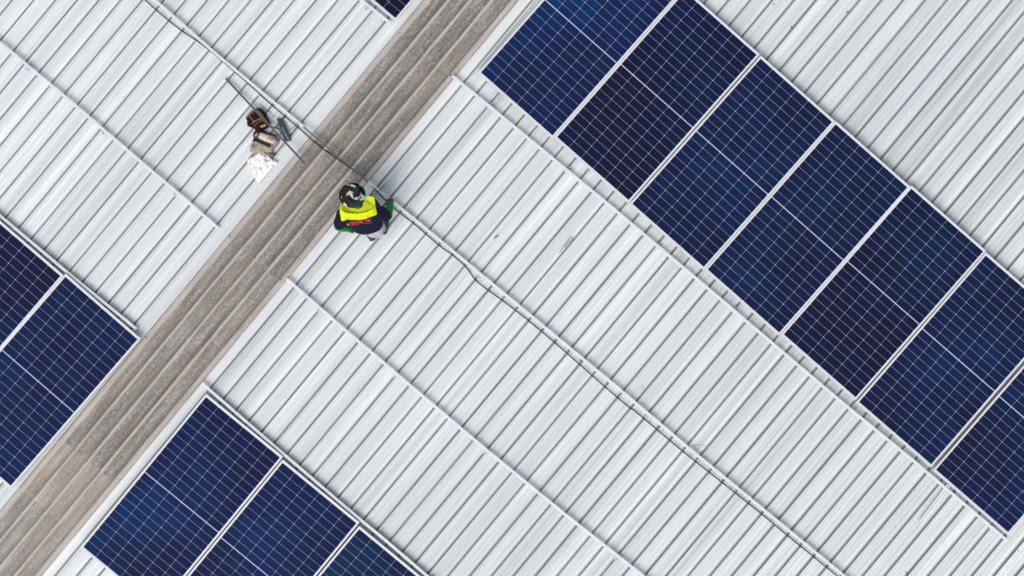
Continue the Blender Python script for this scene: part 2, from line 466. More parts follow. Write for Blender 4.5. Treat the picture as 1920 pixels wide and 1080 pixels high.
# grey bar bridging the skylight strip
bm = bmesh.new()
P = [W(x, y, .085) for x, y in ((569, 237.5), (630, 290), (690, 340.5))]
sweep(bm, P, [(-.008, 0), (.008, 0), (.008, .018), (.004, .018), (.004, .010), (-.004, .010), (-.004, .018), (-.008, .018)])
o = mesh_obj('splice_bar', bm, M_DULL); tag(o, 'dull grey bar bridging the skylight strip between two rails', 'metal bar')
# dark bar lying over the tool bags
bm = bmesh.new()
a, b = W(423.3, 147, .03), W(572, 306.7, .150)
sweep(bm, [a, a.lerp(b, .5), b], [(-.0105, 0), (.0105, 0), (.0105, .022), (.004, .022), (.004, .012), (-.004, .012), (-.004, .022), (-.0105, .022)])
o = mesh_obj('steel_bar', bm, M_DULL); tag(o, 'long thin dark grey bar lying across the tool bags', 'metal bar')
# loose rail offcut
bm = bmesh.new()
a, b = W(1725.5, 979, .03), W(1778, 909, .03)
sweep(bm, [a, b], [(-.019, 0), (.019, 0), (.019, .034), (.003, .034), (.003, .008), (-.005, .008), (-.005, .034), (-.019, .034)])
o = mesh_obj('rail_offcut', bm, mat('bright_aluminium', (.74, .76, .79, 1), .3)); tag(o, 'short loose silver channel offcut lying under the rail near the last panel', 'metal offcut')

# ------------------------------------------------------------------ cables and small litter
def tube(name, pts, r, m, label, cat, z=.03, sub=6, grp=None):
    P = smooth_pts([W(p[0], p[1], p[2] if len(p) > 2 else z) for p in pts], sub)
    bm = bmesh.new(); sweep(bm, P, circ(r, 8), False)
    o = mesh_obj(name, bm, m, smooth=True)
    return tag(o, label, cat, grp)
cab = [(180, -80), (272, 0), (300, 25), (337, 55), (370, 77), (400, 100), (443, 137), (467, 158), (513, 200), (560, 240), (600, 275), (640, 303), (661, 318), (688, 339),
       (707, 359), (722, 375), (739, 391), (777, 420), (800, 440), (827, 463), (847, 477), (873, 500), (890, 523), (907, 538), (947, 567), (993, 603), (1057, 657), (1127, 719),
       (1180, 764), (1192, 772), (1280, 846), (1333, 888), (1427, 963), (1480, 1007), (1570, 1080), (1660, 1150)]
tube('cable', [(x, y, .030 + .004 * math.sin(i * 1.7) + (.004 if 590 < x < 700 else 0)) for i, (x, y) in enumerate(cab)], .0060, M_BLACKW, 'long black cable running beside the worker and across the skylight strip', 'cable')
tube('wire', [(487.3, 194.4, .03), (497, 203, .034), (505, 210, .034), (515, 219, .03)], .003, M_BLACKW, 'short straight black wire above the maroon tool pouch', 'wire')
tube('cable_tie', [(724.3, 343, .16), (716, 352, .12), (708, 360, .11), (697, 367, .09), (690, 372.5, .06)], .0032, M_BLACKW, 'black cable tie sticking out beside the camouflage hat', 'cable tie')
tube('cable_tie', [(559.5, 230, .12), (553, 237, .09), (547, 241, .06), (541.5, 245.5, .03)], .0026, M_BLACKW, 'black cable tie tail at the rail end by the tie bundle', 'cable tie')
tube('cable_tie', [(559, 231, .10), (555, 238, .06), (548, 246.5, .03)], .002, M_LEAD, 'thin grey cable tie tail at the rail end by the tie bundle', 'cable tie')
tube('wire', [(1048.5, 474.5, .026), (1056, 464, .028), (1063, 454, .03), (1069, 446, .03), (1072.5, 444.5, .03), (1073, 448, .03), (1066, 455, .03), (1062, 460, .03), (1059, 464.5, .028)],
     .0032, M_LEAD, 'hairpin bent grey wire lying on bare roof', 'wire')
tube('wire', [(1203.5, 725, .01), (1207, 724, .012), (1204.5, 732, .01)], .0016, M_LEAD, 'tiny kinked wire scrap beyond the black cable', 'wire')
tube('wire', [(1302, 836, .012), (1307, 834, .02), (1315, 834, .016), (1323, 837, .012)], .0018, M_LEAD, 'fine curved wire scrap beside the cable rail', 'wire')
tube('wire', [(1697, 1072, .012), (1701, 1076, .02), (1702, 1082, .012)], .003, M_BLACKW, 'curved black wire scrap at the lower edge of the photo', 'wire')
bm = bmesh.new()
a, b = W(926.8, 446.6, .004), W(933.8, 440.4, .004)
sweep(bm, [a, a.lerp(b, .2), a.lerp(b, .8), b], [(-.006, 0), (.006, 0), (.005, .008), (-.005, .008)])
o = mesh_obj('rubber_scrap', bm, M_RUBBER); tag(o, 'small black rubber scrap lying alone on the roof', 'scrap')

# ------------------------------------------------------------------ soft bags
def inside(poly, x, y):
    c = False; n = len(poly); j = n - 1
    for i in range(n):
        xi, yi = poly[i]; xj, yj = poly[j]
        if (yi > y) != (yj > y) and x < (xj - xi) * (y - yi) / (yj - yi) + xi: c = not c
        j = i
    return c
def edge_d(poly, x, y):
    best = 1e9; n = len(poly)
    for i in range(n):
        ax, ay = poly[i]; bx, by = poly[(i + 1) % n]
        dx, dy = bx - ax, by - ay
        t = max(0, min(1, ((x - ax) * dx + (y - ay) * dy) / (dx * dx + dy * dy + 1e-9)))
        best = min(best, math.hypot(x - ax - dx * t, y - ay - dy * t))
    return best
def cr2(poly, sub=4):
    P = [Vector((x, y)) for x, y in poly]; n = len(P); out = []
    for i in range(n):
        p0, p1, p2, p3 = P[i - 1], P[i], P[(i + 1) % n], P[(i + 2) % n]
        for k in range(sub):
            t = k / sub
            q = .5 * ((2 * p1) + (p2 - p0) * t + (2 * p0 - 5 * p1 + 4 * p2 - p3) * t * t + (3 * p1 - p0 - 3 * p2 + p3) * t ** 3)
            out.append((q.x, q.y))
    return out
def soft(name, outline, h, m, z0=.004, wr=.012, wf=.12, soften=6.0, seed=0, hf=None, step=.6, round_=True, parent=None):
    """filled cushion: the outline in photo pixels, a body h metres high that bulges from its seam, with creases"""
    poly = cr2(outline, 4) if round_ else outline
    bm = bmesh.new()
    xs = [p[0] for p in poly]; ys = [p[1] for p in poly]
    grid = {}
    x0, y0 = min(xs), min(ys)
    nx, ny = int((max(xs) - x0) / step) + 2, int((max(ys) - y0) / step) + 2
    def pt(i, j): return x0 + i * step, y0 + j * step
    def height(x, y):
        d = edge_d(poly, x, y)
        e = min(1, d / soften)
        b = math.sqrt(max(0, 1 - (1 - e) ** 2))
        cr = noise.noise(Vector((x * wf, y * wf, seed))) + .5 * abs(noise.noise(Vector((x * wf * 2.3, y * wf * 2.3, seed + 4))))
        hh = h * (hf(x, y) if hf else 1)
        return max(.003, hh * b + wr * cr * b)
    for i in range(nx):
        for j in range(ny):
            x, y = pt(i, j)
            if inside(poly, x, y):
                z = height(x, y); grid[(i, j)] = (bm.verts.new(W(x, y, z0 + z)), bm.verts.new(W(x, y, z0)))
    for (i, j), (t, b) in list(grid.items()):
        q = [(i, j), (i + 1, j), (i + 1, j + 1), (i, j + 1)]
        if all(k in grid for k in q):
            bm.faces.new([grid[k][0] for k in q]); bm.faces.new([grid[k][1] for k in q[::-1]])
    for e in [e for e in bm.edges if len(e.link_faces) == 1 and e.verts[0].co.z > z0 + .002]:
        pass
    # close the rim
    top = [e for e in bm.edges if e.is_boundary]
    lut = {}
    for t, b in grid.values(): lut[t] = b
    for e in top:
        a, b = e.verts
        if a in lut and b in lut:
            try: bm.faces.new((a, b, lut[b], lut[a]))
            except ValueError: pass
    for v in [v for v in bm.verts if not v.link_faces]: bm.verts.remove(v)
    # relax the stair-stepped rim
    rim = [v for v in bm.verts if any(abs(f.normal.z) < .5 for f in v.link_faces)]
    bmesh.ops.smooth_vert(bm, verts=bm.verts, factor=.5, use_axis_x=True, use_axis_y=True, use_axis_z=False)
    bmesh.ops.smooth_vert(bm, verts=bm.verts, factor=.5, use_axis_x=True, use_axis_y=True, use_axis_z=False)
    bmesh.ops.recalc_face_normals(bm, faces=bm.faces)
    tree = bvhtree.BVHTree.FromBMesh(bm)
    o = mesh_obj(name, bm, m, parent, True)
    return o, tree
def drape(tree, pts, r=.003, lift=0.0, sub=5, closed=False, z0=.02):
    P = []
    for p in smooth_pts([Vector((x, y, 0)) for x, y in pts], sub):
        w = W(p.x, p.y, .05)
        hit = tree.ray_cast(Vector((w.x, w.y, 2)), Vector((0, 0, -1)))[0] if tree else None
        P.append(Vector((w.x, w.y, (hit.z if hit else z0) + lift)))
    return P
def c1(x, y): return (450 + x / 12, 195 + y / 12)
def c2(x, y): return (450 + x / 12, 260 + y / 12)
def cloth_mat(name, col, col2, scale=30, rough=.85, bump=.3):
    m = mat(name, col, rough, 0, .2); N = NT(m)
    f = N.noise(N.mapping((scale, scale, scale)), 1, 4, .6)
    N.color(N.ramp(f, [(.35, col), (.65, col2)])); N.bump(f, bump, .004)
    return m
M_MAROON = cloth_mat('maroon_canvas', (.012, .0035, .005, 1), (.026, .007, .009, 1), 60)
M_BEIGE = cloth_mat('beige_canvas', (.30, .245, .20, 1), (.42, .35, .29, 1), 26)
M_CREAM = cloth_mat('cream_canvas', (.52, .48, .42, 1), (.62, .58, .52, 1), 26)
M_SACK = cloth_mat('white_sack_plastic', (.80, .78, .80, 1), (.86, .84, .86, 1), 18, .6, .5)
M_YARN = mat('ochre_piping', (.36, .19, .055, 1), .7)
M_BROWNP = mat('brown_piping', (.20, .11, .07, 1), .7)
M_YELP = mat('yellow_label', (.42, .30, .05, 1), .7)
M_STRAP = mat('black_webbing', (.006, .006, .007, 1), .75)
M_ORANGE = mat('orange_plastic', (.62, .27, .03, 1), .45)
M_GREYP = mat('grey_plastic', (.20, .20, .24, 1), .4)
M_INK = mat('black_ink', (.03, .03, .035, 1), .7)
M_TIE = cloth_mat('slate_nylon', (.035, .045, .062, 1), (.085, .105, .13, 1), 60, .35, .1)
M_TIE2 = mat('light_slate_nylon', (.20, .25, .30, 1), .3)
M_FLAP = cloth_mat('grey_brown_flap', (.12, .10, .09, 1), (.20, .17, .15, 1), 40)

# maroon tool pouch
ol = [c1(*p) for p in ((135, 300), (270, 150), (350, 100), (430, 88), (500, 112), (560, 190), (610, 270), (650, 345), (680, 440), (690, 505), (600, 560), (500, 600), (440, 635), (370, 600), (270, 540), (165, 492), (152, 380))]
bag, tr = soft('tool_pouch', ol, .085, M_MAROON, wr=.016, wf=.16, soften=9, seed=1)
tag(bag, 'dark maroon canvas tool pouch with ochre piping lying on the roof', 'tool pouch')
def trims(owner, tree, name, lines, r, m, flat=.5):
    bm = bmesh.new()
    for pts in lines:
        sweep(bm, drape(tree, pts, lift=.001), [(u, v * flat) for u, v in circ(r, 6)], False)
    return mesh_obj(name, bm, m, owner, True)
trims(bag, tr, 'piping', [[c1(150, 295), c1(200, 262), c1(330, 165), c1(400, 118)], [c1(200, 262), c1(270, 340), c1(335, 410)],
                          [c1(280, 455), c1(350, 385), c1(430, 345), c1(520, 320), c1(615, 345)], [c1(395, 120), c1(460, 200), c1(545, 300)]], .0042, M_YARN)
trims(bag, tr, 'edge_binding', [[c1(325, 500), c1(350, 480), c1(430, 410), c1(520, 385), c1(560, 390)], [c1(300, 430), c1(370, 395), c1(470, 350), c1(560, 350)], [c1(575, 230), c1(630, 340), c1(665, 430)]], .0036, M_BROWNP)
bm = bmesh.new()
for k in range(5): sweep(bm, drape(tr, [c1(470 + k * 2, 500 + k * 9), c1(580 + k * 3, 462 + k * 9)], lift=.001), [(u, v * .4) for u, v in circ(.0038, 6)], False)
mesh_obj('label_patch', bm, M_YELP, bag, True)
# mouth of the pouch: open darker band with rolled rim
trims(bag, tr, 'rim', [[c1(440, 105), c1(520, 160), c1(590, 270), c1(640, 380), c1(672, 470)]], .0085, M_STRAP, .8)

# beige tool bag
ol = [c1(*p) for p in ((300, 660), (340, 605), (450, 605), (560, 640), (700, 690), (790, 710), (850, 760), (900, 830), (830, 950), (760, 1040), (720, 1095), (600, 1100), (500, 1110), (400, 1125), (330, 1130), (240, 1075), (228, 950), (290, 880), (285, 820), (320, 750))]
bag2, tr2 = soft('tool_bag', ol, .100, M_BEIGE, wr=.024, wf=.11, soften=10, seed=5)
tag(bag2, 'beige canvas tool bag with wide black strap between pouch and white sack', 'tool bag')
ol = [c1(*p) for p in ((420, 660), (500, 650), (620, 690), (740, 730), (800, 790), (790, 860), (730, 900), (640, 870), (520, 830), (410, 760))]
top, tr2b = soft('pocket', ol, .030, M_CREAM, z0=.093, wr=.008, wf=.2, soften=6, seed=3, parent=bag2)
st = drape(tr2, [c1(345, 800), c1(450, 850), c1(580, 910), c1(700, 962)], lift=.004)
bm = bmesh.new(); sweep(bm, st, [(-.0165, 0), (.0165, 0), (.0165, .008), (-.0165, .008)])
box(bm, W(*c1(325, 815), .06), (.034, .030, .03), Matrix.Rotation(R(30), 4, 'Z'))
mesh_obj('strap', bm, M_STRAP, bag2)
bm = bmesh.new(); sweep(bm, drape(tr2, [c1(345, 790), c1(318, 700), c1(370, 640), c1(470, 612), c1(520, 615), c1(600, 655), c1(700, 695), c1(790, 705)], lift=.003), [(-.011, 0), (.011, 0), (.011, .010), (-.011, .010)])
sweep(bm, drape(tr2, [c1(345, 790), c1(420, 720), c1(450, 640)], lift=.005), [(-.007, 0), (.007, 0), (.007, .008), (-.007, .008)])
mesh_obj('handle', bm, M_STRAP, bag2)
trims(bag2, tr2b, 'drawstring', [[c1(700, 715), c1(780, 760), c1(822, 810), c1(805, 880), c1(755, 912), c1(700, 890)]], .0035, M_STRAP, 1)
tube('strap_loop', [(*c1(640, 505), .075), (*c1(720, 508), .06), (*c1(800, 530), .04), (*c1(880, 575), .025), (*c1(926, 640), .02), (*c1(905, 695), .03), (*c1(830, 712), .09)], .0056, M_STRAP,
     'black strap loop curling out between the two tool bags', 'strap')
bm = bmesh.new(); P_ = W(*c1(648, 775), .127)
ball(bm, P_, (.017, .021, .011), 14, Matrix.Rotation(R(20), 4, 'Z'))
o = mesh_obj('orange_tool', bm, M_ORANGE, None, True); tag(o, 'small orange plastic tool resting on the beige tool bag', 'tool')
bm = bmesh.new(); c = W(*c1(722, 792), .126)
cyl(bm, c, .020, .014, 18); cyl(bm, c + Vector((0, 0, .006)), .011, .016, 14)
o = mesh_obj('tape_roll', bm, M_GREYP); tag(o, 'small grey roll beside the orange tool on the beige bag', 'tape roll')
# folded flap of the beige bag
ol = [c2(*p) for p in ((600, 310), (690, 275), (740, 300), (820, 372), (790, 400), (740, 445), (690, 430), (660, 380))]
fl, trf = soft('folded_rag', ol, .045, M_FLAP, wr=.02, wf=.3, soften=4, seed=9, round_=False)
tag(fl, 'small grey brown rag stuffed between beige bag and white sack', 'rag')

# white sack
ol = [c2(*p) for p in ((160, 485), (240, 412), (340, 365), (400, 310), (460, 276), (515, 285), (560, 330), (580, 380), (640, 420), (715, 450), (780, 495), (838, 525), (832, 575), (770, 650), (690, 740), (590, 850), (445, 1005), (400, 985), (320, 880), (250, 745), (180, 600))]
def hf(x, y):
    d1 = math.hypot((x - c2(515, 330)[0]) / 3.6, (y - c2(515, 330)[1]) / 2.2)
    d2 = math.hypot((x - c2(615, 465)[0]) / 4.2, (y - c2(615, 465)[1]) / 3.2)
    d3 = math.hypot((x - c2(755, 570)[0]) / 3.5, (y - c2(755, 570)[1]) / 3.2)
    v = 1.0
    for d in (d1, d2, d3): v -= .75 * math.exp(-d * d * .8)
    far = (x - 463) * .64 + (y - 300) * -.3
    return max(.1, v) * (.55 + .45 * min(1, max(0, far / 18 + .4)))
sack, trs = soft('white_sack', ol, .060, M_SACK, wr=.013, wf=.11, soften=5, seed=12, hf=hf, step=.5)
tag(sack, 'white printed sack with open crumpled mouth beside the skylight strip', 'sack')
trims(sack, trs, 'rolled_mouth', [[c2(470, 290), c2(530, 345), c2(570, 350), c2(600, 380), c2(650, 430), c2(700, 460), c2(720, 500), c2(760, 480), c2(820, 520), c2(830, 560)]], .008, M_SACK, 1)
prt = []
def arc(cx, cy, r, a0, a1, n=6): return [c2(cx + r * math.cos(R(a0 + (a1 - a0) * i / n)), cy + r * math.sin(R(a0 + (a1 - a0) * i / n))) for i in range(n + 1)]
prt += [arc(245, 585, 42, 0, 330), arc(310, 700, 55, 180, 350), arc(300, 640, 60, 90, 160)]
prt += [[c2(180, 600), c2(230, 560), c2(250, 530)], [c2(250, 720), c2(300, 680), c2(360, 700)], [c2(280, 810), c2(350, 780), c2(390, 745), c2(355, 850)],
        [c2(350, 650), c2(410, 640)], [c2(300, 500), c2(325, 485)], [c2(330, 890), c2(390, 760)]]
trims(sack, trs, 'printed_outline', prt, .0011, M_INK, .5)
trims(sack, trs, 'printed_emblem', [[c2(440, 650), c2(480, 720)], [c2(460, 645), c2(510, 710)], [c2(440, 690), c2(500, 680)]], .0028, M_GREYP, .4)

# bundle of cable ties
e = empty('cable_tie_bundle', W(528, 244, 0)); tag(e, 'bundle of slate grey cable ties beside the tool bags', 'cable ties')
bm = bmesh.new()
a0, a1 = (838, 345), (962, 348); b0, b1 = (1010, 835), (1150, 815)
for k in range(34):
    u = random.random(); w = min(1, max(0, u + random.uniform(-.25, .25)))
    A = c1(a0[0] + (a1[0] - a0[0]) * u, a0[1] + random.uniform(-18, 30)); B = c1(b0[0] + (b1[0] - b0[0]) * w, b0[1] + (b1[1] - b0[1]) * w + random.uniform(-60, 20))
    M_ = ((A[0] + B[0]) / 2 + random.uniform(-1, 1), (A[1] + B[1]) / 2 + random.uniform(-.6, .6))
    z = .012 + .022 * random.random() + .01
    P = smooth_pts([W(*A, z), W(*M_, z + random.uniform(-.004, .012)), W(*B, z + random.uniform(-.008, .005))], 4)
    sweep(bm, P, [(-.0035, 0), (.0035, 0), (.0035, .0025), (-.0035, .0025)], False)
    box(bm, P[0], (.007, .009, .007), Matrix.Rotation(random.uniform(-.5, .5), 4, 'Z'))
adopt(mesh_obj('ties', bm, M_TIE), e)
bm = bmesh.new()
for k in range(9):
    u = random.random()
    A = c1(880 + 90 * u, 500 + 60 * random.random()); B = c1(1000 + 120 * u, 790 + 30 * random.random())
    P = [W(*A, .046), W((A[0] + B[0]) / 2, (A[1] + B[1]) / 2, .05), W(*B, .042)]
    sweep(bm, P, [(-.003, 0), (.003, 0), (.003, .0022), (-.003, .0022)], False)
adopt(mesh_obj('plastic_sleeve', bm, M_TIE2), e)

# ------------------------------------------------------------------ the worker
def cap(bm, p0, p1, r0, r1, seg=14):
    """closed tapered limb with round ends"""
    d = (p1 - p0); L = d.length; q = d.to_track_quat('Z', 'Y').to_matrix().to_4x4()
    rings = []
    prof = [(-r0 * math.cos(a), r0 * math.sin(a)) for a in [R(x) for x in (8, 30, 60, 90)]] + [(L + r1 * math.sin(a), r1 * math.cos(a)) for a in [R(x) for x in (0, 30, 60, 82)]]
    for z, r in prof: rings.append([bm.verts.new(p0 + (q @ Vector((r * math.cos(2 * math.pi * i / seg), r * math.sin(2 * math.pi * i / seg), z)))) for i in range(seg)])
    for a, b in zip(rings, rings[1:]):
        for i in range(seg): bm.faces.new((a[i], a[(i + 1) % seg], b[(i + 1) % seg], b[i]))
    bm.faces.new(rings[0][::-1]); bm.faces.new(rings[-1])
def loft(bm, secs, seg=28, e=.8):
    """secs: (centre, side vector, depth vector) super-ellipse sections"""
    rings = []
    for c, u, v in secs:
        ring = []
        for i in range(seg):
            a = 2 * math.pi * i / seg
            ca, sa = math.cos(a), math.sin(a)
            ring.append(bm.verts.new(c + u * (abs(ca) ** e * (1 if ca > 0 else -1)) + v * (abs(sa) ** e * (1 if sa > 0 else -1))))
        rings.append(ring)
    for a, b in zip(rings, rings[1:]):
        for i in range(seg): bm.faces.new((a[i], a[(i + 1) % seg], b[(i + 1) % seg], b[i]))
    bm.faces.new(rings[0][::-1]); bm.faces.new(rings[-1])
def fuse(name, bm, mats, voxel=.006, parent=None, smooth_it=6, wrinkle=None):
    """fuse overlapping shapes into one continuous skin"""
    bmesh.ops.recalc_face_normals(bm, faces=bm.faces)
    me = bpy.data.meshes.new(name + '_raw'); bm.to_mesh(me); bm.free()
    t = bpy.data.objects.new('raw', me); COL.objects.link(t)
    md = t.modifiers.new('r', 'REMESH'); md.mode = 'VOXEL'; md.voxel_size = voxel; md.use_smooth_shade = True
    if smooth_it:
        ms = t.modifiers.new('s', 'SMOOTH'); ms.iterations = smooth_it; ms.factor = .5
    dg = bpy.context.evaluated_depsgraph_get()
    m2 = bpy.data.meshes.new_from_object(t.evaluated_get(dg))
    bpy.data.objects.remove(t); bpy.data.meshes.remove(me)
    m2.name = name
    if wrinkle:
        vs = [(v.co.copy(), v.normal.copy()) for v in m2.vertices]
        for v, (co, n) in zip(m2.vertices, vs): v.co = co + n * wrinkle(co)
    m2.materials.clear()
    for m in mats: m2.materials.append(m)
    for p in m2.polygons: p.use_smooth = True
    o = bpy.data.objects.new(name, m2); link(o)
    if parent: adopt(o, parent)
    return o
def skin_mat(name, a, b):
    return cloth_mat(name, a, b, 40, .55, .05)
M_SKIN = skin_mat('brown_skin', (.10, .040, .022, 1), (.17, .070, .036, 1))
M_NAVY = cloth_mat('navy_polyester', (.0035, .0040, .024, 1), (.0055, .0065, .036, 1), 22, .8, .15)
M_HIVIS = cloth_mat('yellow_hivis', (.60, .70, .010, 1), (.70, .80, .014, 1), 14, .75, .15)
M_GREEN = cloth_mat('green_sleeve', (.003, .20, .022, 1), (.004, .28, .036, 1), 22, .7, .2)
M_TROUS = cloth_mat('grey_trousers', (.42, .39, .44, 1), (.54, .51, .56, 1), 30, .8, .2)
M_SHOE = cloth_mat('dark_shoe', (.014, .010, .011, 1), (.035, .028, .028, 1), 60, .6, .2)
M_SHOE2 = mat('charcoal_shoe_upper', (.05, .045, .045, 1), .7)
M_EYE = mat('eye', (.02, .015, .012, 1), .2)
M_RED = mat('red_print', (.62, .030, .022, 1), .7)
M_HAIR = mat('black_hair', (.006, .005, .005, 1), .6)

V = Vector
pel = W(687, 415, .42); c7 = W(674, 387, .79); peT = W(703, 432, .30)
shL, shR = W(645, 399, .745), W(696, 392, .745)
elL, wrL, haL = W(635, 424, .50), W(652, 429, .33), W(660, 430, .27)
elR, wrR, haR = W(726, 405, .47), W(731.5, 383, .25), W(730.5, 375, .165)
hipL, hipR = W(695, 426, .33), W(706, 424, .33)
knL, knR = W(668, 408, .45), W(698, 394, .44)
anL, anR = W(697, 436, .10), W(715, 428, .10)
head = W(660.5, 367, .985); 
side = (shR - shL).normalized()
spine = (c7 - pel).normalized()
back = side.cross(spine).normalized()
if back.z < 0: back = -back
fwd = V((-.10, 1, 0)).normalized()
person = empty('person', W(700, 432, 0)); 
tag(person, 'worker in camouflage hat and yellow navy shirt crouching at the rail', 'person')

# body: one continuous skin
bm = bmesh.new()
loft(bm, [(pel - spine * .08, side * .12, back * .09), (pel, side * .155, back * .105), (pel + spine * .16, side * .135, back * .09), (pel + spine * .32, side * .15, back * .10), (pel + spine * .38, side * .15, back * .075), (c7 - spine * .02, side * .06, back * .045)])
cap(bm, shL, elL, .048, .038); cap(bm, elL, wrL, .038, .025); cap(bm, shR, elR, .048, .038); cap(bm, elR, wrR, .038, .025)
cap(bm, c7 - spine * .04, head - V((0, 0, .06)), .050, .050)
for a, k, n in ((hipL, knL, anL), (hipR, knR, anR)):
    cap(bm, a, k, .058, .048); cap(bm, k, n, .046, .034)
hd = (V((-.10, .42, .90))).normalized()          # crown direction of the bowed head
face = V((-.10, .90, -.42)).normalized(); hs = hd.cross(face).normalized()
RM = Matrix((hs, face, hd)).transposed().to_4x4()
def H(x, y, z): return head + hs * x + face * y + hd * z
ball(bm, head, (.075, .093, .112), 20, RM)
ball(bm, H(0, .035, -.06), (.052, .055, .055), 14, RM)                 # jaw
ball(bm, H(0, .098, -.012), (.013, .020, .022), 10, RM)                # nose
ball(bm, H(0, .084, -.055), (.024, .014, .008), 10, RM)                # lips
ball(bm, H(0, .090, .026), (.045, .012, .010), 10, RM)                 # brow
for s_ in (-1, 1): ball(bm, H(.078 * s_, -.005, -.008), (.010, .020, .030), 10, RM)
# hands: palm, four bent fingers of unequal length, thumb
def hand(bm, wr, ce, curl, thumb_side, spread=1.0):
    d = (ce - wr).normalized(); up = V((0, 0, 1)); n = d.cross(up)
    if n.length < .2: n = V((1, 0, 0))
    n.normalize(); pn = n.cross(d).normalized()
    loft(bm, [(wr, n * .025, pn * .017), (wr + d * .03, n * .036, pn * .016), (ce + d * .012, n * .041, pn * .014)], 14)
    base = ce + d * .012
    for i, L in enumerate((.072, .080, .076, .060)):
        o = (i - 1.5) * .0205 * spread
        b = base + n * o
        d1 = (d * math.cos(curl * .5) - pn * math.sin(curl * .5)).normalized()
        d2 = (d * math.cos(curl * 1.3) - pn * math.sin(curl * 1.3)).normalized()
        d3 = (d * math.cos(curl * 2.0) - pn * math.sin(curl * 2.0)).normalized()
        p1 = b + d1 * L * .45; p2 = p1 + d2 * L * .32; p3 = p2 + d3 * L * .25
        cap(bm, b, p1, .0098, .0090, 8); cap(bm, p1, p2, .0090, .0084, 8); cap(bm, p2, p3, .0084, .0075, 8)
    tb = wr + d * .030 + n * .030 * thumb_side
    td = (d * .7 + n * .7 * thumb_side - pn * .4).normalized()
    t1 = tb + td * .036; t2 = t1 + (d * .9 + n * .1 * thumb_side - pn * .5).normalized() * .03
    cap(bm, tb, t1, .013, .0105, 8); cap(bm, t1, t2, .0105, .0088, 8)
hand(bm, wrR, haR, 1.0, -1); hand(bm, wrL, haL, .55, -1)
body = fuse('body', bm, [M_SKIN], .0045, person, 3)
body['label'] = 'brown skin of face, neck and bare hands'
for s_ in (-1, 1):
    bm = bmesh.new(); ball(bm, H(.030 * s_, .086, .012), .0105, 10)
    adopt(mesh_obj('eye', bm, M_EYE, None, True), person)
# hair under the hat
bm = bmesh.new(); ball(bm, H(0, -.012, .012), (.080, .094, .108), 20, RM)
bmesh.ops.bisect_plane(bm, geom=bm.verts[:] + bm.edges[:] + bm.faces[:], plane_co=H(0, -.02, -.035), plane_no=(face * .75 - hd * .6).normalized(), clear_outer=True)
adopt(mesh_obj('hair', bm, M_HAIR, None, True), person)

# shirt
def shirt_wr(co):
    q = co - c7; u = q.dot(side); v = q.dot(spine)
    f = noise.noise(V((u * 9, v * 26, 1.3))) * .006 + noise.noise(V((u * 22, v * 14, 4.3))) * .0035
    f += .006 * max(0, 1 - abs(v + .07 + .25 * abs(u)) / .012) * .5
    return f
bm = bmesh.new()
loft(bm, [(pel - spine * .060 , side * .165, back * .125), (pel - spine * .02, side * .172, back * .128), (pel + spine * .12, side * .186, back * .118), (pel + spine * .26, side * .196, back * .118),
          (pel + spine * .37, side * .198, back * .112), (pel + spine * .45, side * .190, back * .095), (c7 - spine * .005, side * .120, back * .078), (c7 + spine * .022, side * .075, back * .062)], 36, .85)
cap(bm, shL, shL.lerp(elL, .80), .073, .064, 18); cap(bm, shR, shR.lerp(elR, .86), .076, .070, 18)
cap(bm, c7 - spine * .05 + side * .02, shR - spine * .01, .062, .070, 16); cap(bm, c7 - spine * .05 - side * .02, shL - spine * .01, .062, .070, 16)
shirt = fuse('shirt', bm, [M_NAVY, M_HIVIS], .0055, person, 8, shirt_wr)
shirt['label'] = 'navy work shirt with bright yellow yoke'
# the yoke is a cut panel of the shirt: faces above the chest seam, inside the armhole seams
for p in shirt.data.polygons:
    q = Vector(p.center) - c7; u = q.dot(side); v = q.dot(spine); b = q.dot(back)
    w_ = Vector(p.center)
    x_ = w_.x / ((CAMZ - w_.z) / CAMZ) * K + 960; y_ = 540 - w_.y / ((CAMZ - w_.z) / CAMZ) * K
    # seam line measured across the back
    seam = -.085 + .012 * math.cos(u * 9) + .05 * max(0, -u - .10)
    if v > seam and -.205 < u < .165: p.material_index = 1
# green arm sleeves
for nm, pts in (('arm_sleeve', [(shL.lerp(elL, .74), .055), (elL, .050), (elL.lerp(wrL, .5), .045), (wrL, .034)]),
                ('arm_sleeve', [(shR.lerp(elR, .80), .056), (elR, .052), (elR.lerp(wrR, .5), .046), (wrR, .035)])):
    bm = bmesh.new()
    for (a, ra), (b, rb) in zip(pts, pts[1:]): cap(bm, a, b, ra, rb, 16)
    fuse(nm, bm, [M_GREEN], .005, person, 5, lambda co: .004 * noise.noise(co * 38))
# trousers
bm = bmesh.new()
loft(bm, [(peT - spine * .07, side * .060, back * .050), (peT - spine * .03, side * .088, back * .078), (peT + spine * .03, side * .092, back * .080), (pel, side * .13, back * .10), (pel + spine * .05, side * .130, back * .09)])
for a, k, n in ((hipL, knL, anL), (hipR, knR, anR)):
    cap(bm, a, k, .080, .070); cap(bm, k, n + V((0, 0, .02)), .066, .052)
fuse('trousers', bm, [M_TROUS], .006, person, 6, lambda co: .008 * noise.noise(V((co.x * 14, co.y * 14, co.z * 30))))
